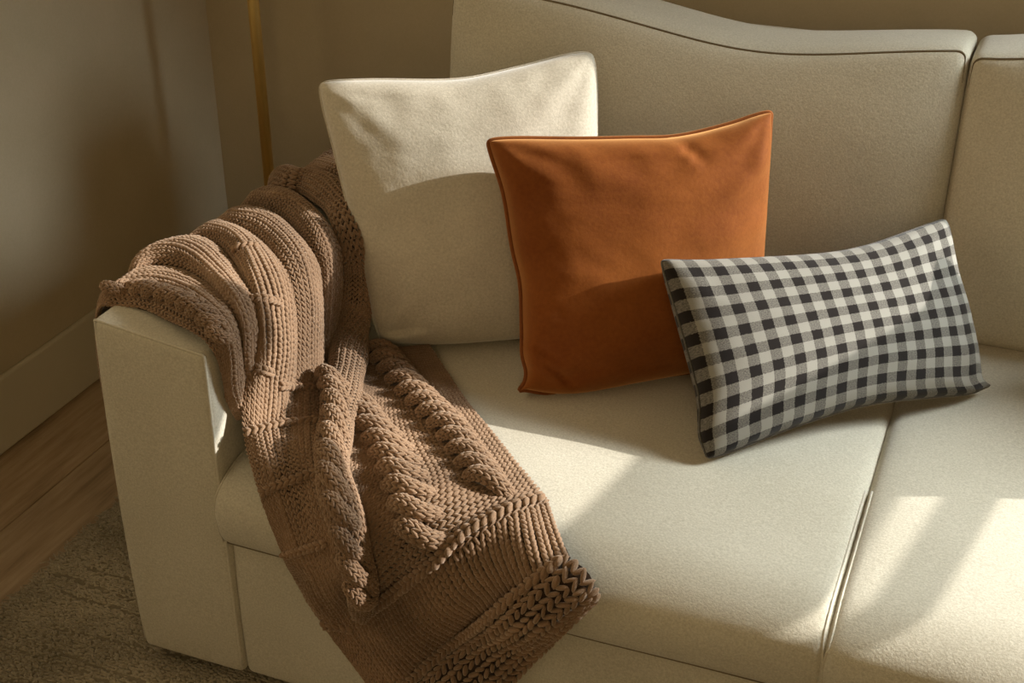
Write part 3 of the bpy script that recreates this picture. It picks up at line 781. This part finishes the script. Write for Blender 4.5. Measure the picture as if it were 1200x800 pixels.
chain('chain_ridge', GT, [(418, 728), (434, 715), (459, 702), (480, 685), (502, 668), (516, 656), (530, 640), (550, 622), (572, 613), (604, 598), (640, 586)], 0.007, 0.020, 0.0125)
for pl in ([(291, 430), (303, 430), (318, 437)], [(325, 452), (345, 455), (369, 458)], [(286, 508), (310, 504), (337, 498), (371, 495)], [(305, 580), (325, 570), (350, 562), (372, 556)],
           [(331, 649), (352, 643), (385, 634)], [(380, 730), (394, 731), (416, 736)], [(294, 352), (308, 350), (326, 356)], [(276, 294), (287, 290), (301, 292)]):
    chain('chain_ridge', GA2, pl, 0.005, 0.0125, 0.0095)

# rope cables
def cable(name, G0, pix, lift, pitch, W, skew, h, r, cols=6, rows=9, dip=0.55):
    C, N = lineon(G0, pix, lift, 200); ln = np.linalg.norm(np.diff(C, axis=0), axis=1).sum()
    T, N, L = frame(C, N); K = Knit(); sk = MB()
    nl = int(ln / pitch)
    for k in range(nl + 1):
        q = min(199, int(k * pitch / ln * 199)); c, t, nn, l = C[q], T[q], N[q], L[q]
        if (l @ _r) < 0: l = -l
        tt = np.linspace(-1, 1, rows + 1)
        path = c[None] + l[None] * (tt * W)[:, None] + t[None] * ((tt + 0.22 * np.sin(tt * math.pi)) * skew)[:, None] + nn[None] * (h * (np.cos((tt + 0.18) * 1.35) - dip) - 0.35 * h * np.clip(tt, 0, 1) ** 2)[:, None]
        rr = r * (1 - 0.30 * np.clip(-tt, 0, 1) ** 4 - 0.45 * np.clip(tt, 0, 1) ** 2) * (1 + rng.normal(0, 0.04))
        T2 = np.gradient(path, axis=0); T2 /= np.linalg.norm(T2, axis=1)[:, None]
        N2 = nn[None] - T2 * (T2 @ nn)[:, None]; N2 /= np.linalg.norm(N2, axis=1)[:, None]; L2 = np.cross(T2, N2)
        th = np.radians(np.linspace(-98, 98, cols + 1))
        G = path[:, None] + rr[:, None, None] * (np.sin(th)[None, :, None] * L2[:, None] + 0.95 * np.cos(th)[None, :, None] * N2[:, None])
        cc, tu, tv, n3 = cells(G)
        if (n3 * nn).sum() < 0: G = G[:, ::-1]
        knit_cells(K, G, fat=1.08, jit=0.06, lift=0.1, slant=0.32)
        V, F = tube_mesh(path, rr * 0.9, 8); sk.add(V, F)
    o = child(sk.build(name, 'yarn_gap_shade', None, True), throw)
    V, F = K.mesh(); st = mk('knit_stitches', V, F, 'yarn'); st['kind'] = 'stuff'; child(st, o); return o
cable('cable_braid', GT, [(452, 418), (468, 440), (489, 464), (511, 486), (527, 502), (545, 528), (566, 558), (580, 582)], 0.006, 0.0385, 0.0275, 0.024, 0.021, 0.0122, 5, 9)
cable('cable_braid', GT, [(420, 478), (434, 499), (450, 522), (462, 545), (474, 570), (485, 597), (497, 625), (506, 645)], 0.006, 0.0405, 0.0275, 0.024, 0.022, 0.0130, 5, 9)
cable('cable_braid', GR, [(390, 446), (393, 465), (393, 485), (391, 505), (389, 526), (389, 553), (395, 582), (402, 606), (408, 628), (413, 650), (420, 676), (424, 700)], 0.005, 0.0440, 0.0150, 0.024, 0.018, 0.0118, 5, 9)
cable('cable_braid', GA1, [(135, 342), (160, 338), (185, 342), (210, 350), (232, 362), (252, 380), (264, 400)], 0.005, 0.026, 0.0115, 0.013, 0.012, 0.0088, 4, 7)

# hem
hem = [
 [(440, 828, .022), (473, 799, .022), (500, 773, .022), (535, 745, .022), (570, 717, .022), (605, 690, .022), (640, 664, .022), (662, 650, .018)],
 [(480, 838, .036), (508, 808, .036), (532, 785, .036), (562, 759, .036), (597, 730, .036), (630, 704, .036), (662, 680, .036), (684, 664, .030)],
 [(510, 848, .032), (545, 815, .032), (572, 791, .032), (602, 763, .032), (630, 741, .032), (655, 721, .032), (680, 703, .032), (698, 686, .026)],
 [(540, 860, .006), (575, 828, .006), (598, 805, .006), (622, 780, .006), (644, 757, .006), (664, 736, .006), (684, 716, .006), (700, 700, .006)]]
GH = patch(hem, 30, 6); GH = orient(GH); K = Knit(); knit_cells(K, GH, fat=1.0, slant=0.5, jit=0.12)
part('hem_border', GH, K)
chain('chain_ridge', GH, [(478, 800), (505, 776), (540, 748), (575, 720), (608, 695), (640, 670), (660, 656)], 0.006, 0.014, 0.0125)
# ------------------------------------------------------------------ rug yarns and fringe
K = Knit()
nxr, nyr = 100, 190
gx = np.linspace(RX0, RX0 + 0.62, nxr); gy = np.linspace(-0.52, 0.5, nyr)
X, Y = np.meshgrid(gx, gy); X = X + rng.normal(0, 0.0012, X.shape) + (np.arange(nyr) % 2)[:, None] * 0.0032; Y = Y + rng.normal(0, 0.0010, X.shape)
c = np.stack([X.ravel(), Y.ravel(), np.full(X.size, RUG_T - 0.003) + rng.normal(0, 0.0008, X.size)], 1)
a = rng.normal(0, 0.35, len(c)); d = np.stack([np.cos(a), np.sin(a), 0 * a], 1); e = np.stack([-np.sin(a), np.cos(a), 0 * a], 1); z = np.tile([0, 0, 1.0], (len(c), 1))
keep = np.ones(len(c), bool)
for yy in np.arange(-0.5, 0.5, 0.052):
    yy += rng.normal(0, 0.008); xs = RX0 + rng.uniform(0, 0.12)
    while xs < RX0 + 0.62:
        xe = xs + rng.uniform(0.10, 0.30)
        keep &= ~((np.abs(c[:, 1] - yy - 0.01 * np.sin(c[:, 0] * 9 + yy * 40)) < 0.0042) & (c[:, 0] > xs) & (c[:, 0] < xe) & (rng.random(len(c)) < 0.75)); xs = xe + rng.uniform(0.01, 0.12)
K.legs(c[keep], (e * 0.0026)[keep], (d * 0.0050)[keep], (z * 0.0032)[keep])
# fuzzy edge
m = 900
c = np.stack([RX0 + rng.normal(-0.002, 0.006, m), rng.uniform(-0.55, 0.6, m), rng.uniform(0.003, 0.009, m)], 1)
a = math.pi + rng.normal(0, 0.6, m); d = np.stack([np.cos(a), np.sin(a), rng.normal(0, 0.2, m)], 1); e = np.stack([-np.sin(a), np.cos(a), 0 * a], 1); z = np.tile([0, 0, 1.0], (m, 1))
K.legs(c, e * 0.0013, d * rng.uniform(0.006, 0.014, (m, 1)), z * 0.0013)
V, F = K.mesh(); o = mk('rug_pile', V, F, 'rug_yarn'); o['kind'] = 'stuff'; child(o, rug)
# the rest of the pile, simpler knots
gx = np.arange(RX0, RX1, 0.0078); gy = np.arange(RY0, 0.0, 0.0068)
X, Y = np.meshgrid(gx, gy); X = X + (np.arange(len(gy)) % 2)[:, None] * 0.0039
keep = ~((X < RX0 + 0.62) & (Y > -0.52)); keep &= ~((np.abs((Y + 0.01 * np.sin(X * 9)) % 0.061 - 0.03) < 0.0036) & (np.sin(X * 21 + Y * 70) > -0.2))
c = np.stack([X[keep], Y[keep], np.full(keep.sum(), RUG_T - 0.003)], 1) + rng.normal(0, 0.0010, (keep.sum(), 3)) * (1, 1, 0.6)
OV = np.array([(0, -1, 0), (1, 0, 0), (0, 1, 0), (-1, 0, 0), (0, 0, 1), (0, 0, -1)], float)
OF = np.array([(0, 1, 4), (1, 2, 4), (2, 3, 4), (3, 0, 4), (1, 0, 5), (2, 1, 5), (3, 2, 5), (0, 3, 5)])
a = rng.normal(0, 0.35, len(c)); d = np.stack([np.cos(a), np.sin(a), 0 * a], 1) * 0.0066; e = np.stack([-np.sin(a), np.cos(a), 0 * a], 1) * 0.0040; z = np.tile([0, 0, 0.0034], (len(c), 1))
V = c[:, None] + np.einsum('vk,nkj->nvj', OV, np.stack([d, e, z], 1)); F = OF[None] + (np.arange(len(c)) * 6)[:, None, None]
o = mk('rug_pile', V.reshape(-1, 3), F.reshape(-1, 3).astype(np.int64), 'rug_yarn'); o['kind'] = 'stuff'; child(o, rug)

# loose fibres standing off the yarn
src = [o for o in bpy.data.objects if o.name.startswith(('knit_stitches', 'chain_ridge'))]
allv = []; alln = []
for o in src:
    me = o.data; k = len(me.vertices); v = np.empty(k * 3, np.float32); me.vertices.foreach_get('co', v); nn = np.empty(k * 3, np.float32); me.vertices.foreach_get('normal', nn)
    allv.append(v.reshape(-1, 3)); alln.append(nn.reshape(-1, 3))
allv = np.vstack(allv); alln = np.vstack(alln); k = rng.choice(len(allv), 60000, replace=False)
b = allv[k].astype(float); nn = alln[k].astype(float)
t = rng.normal(0, 1, b.shape); t -= nn * (t * nn).sum(1)[:, None]; t /= np.linalg.norm(t, axis=1)[:, None]
ln = rng.uniform(0.003, 0.0095, (len(b), 1)); w = np.cross(nn, t) * 0.00014
mid = b + nn * ln * 0.5 + t * ln * 0.25; tip = b + nn * ln * 0.75 + t * ln * rng.uniform(0.4, 0.9, (len(b), 1))
V = np.stack([b - w, b + w, mid + w, mid - w, tip], 1).reshape(-1, 3); i = np.arange(len(b)) * 5
F = np.vstack([np.stack([i, i + 1, i + 2], 1), np.stack([i, i + 2, i + 3], 1), np.stack([i + 3, i + 2, i + 4], 1)])
fz = mk('wool_fuzz', V, F, 'yarn'); fz['kind'] = 'stuff'; child(fz, throw)
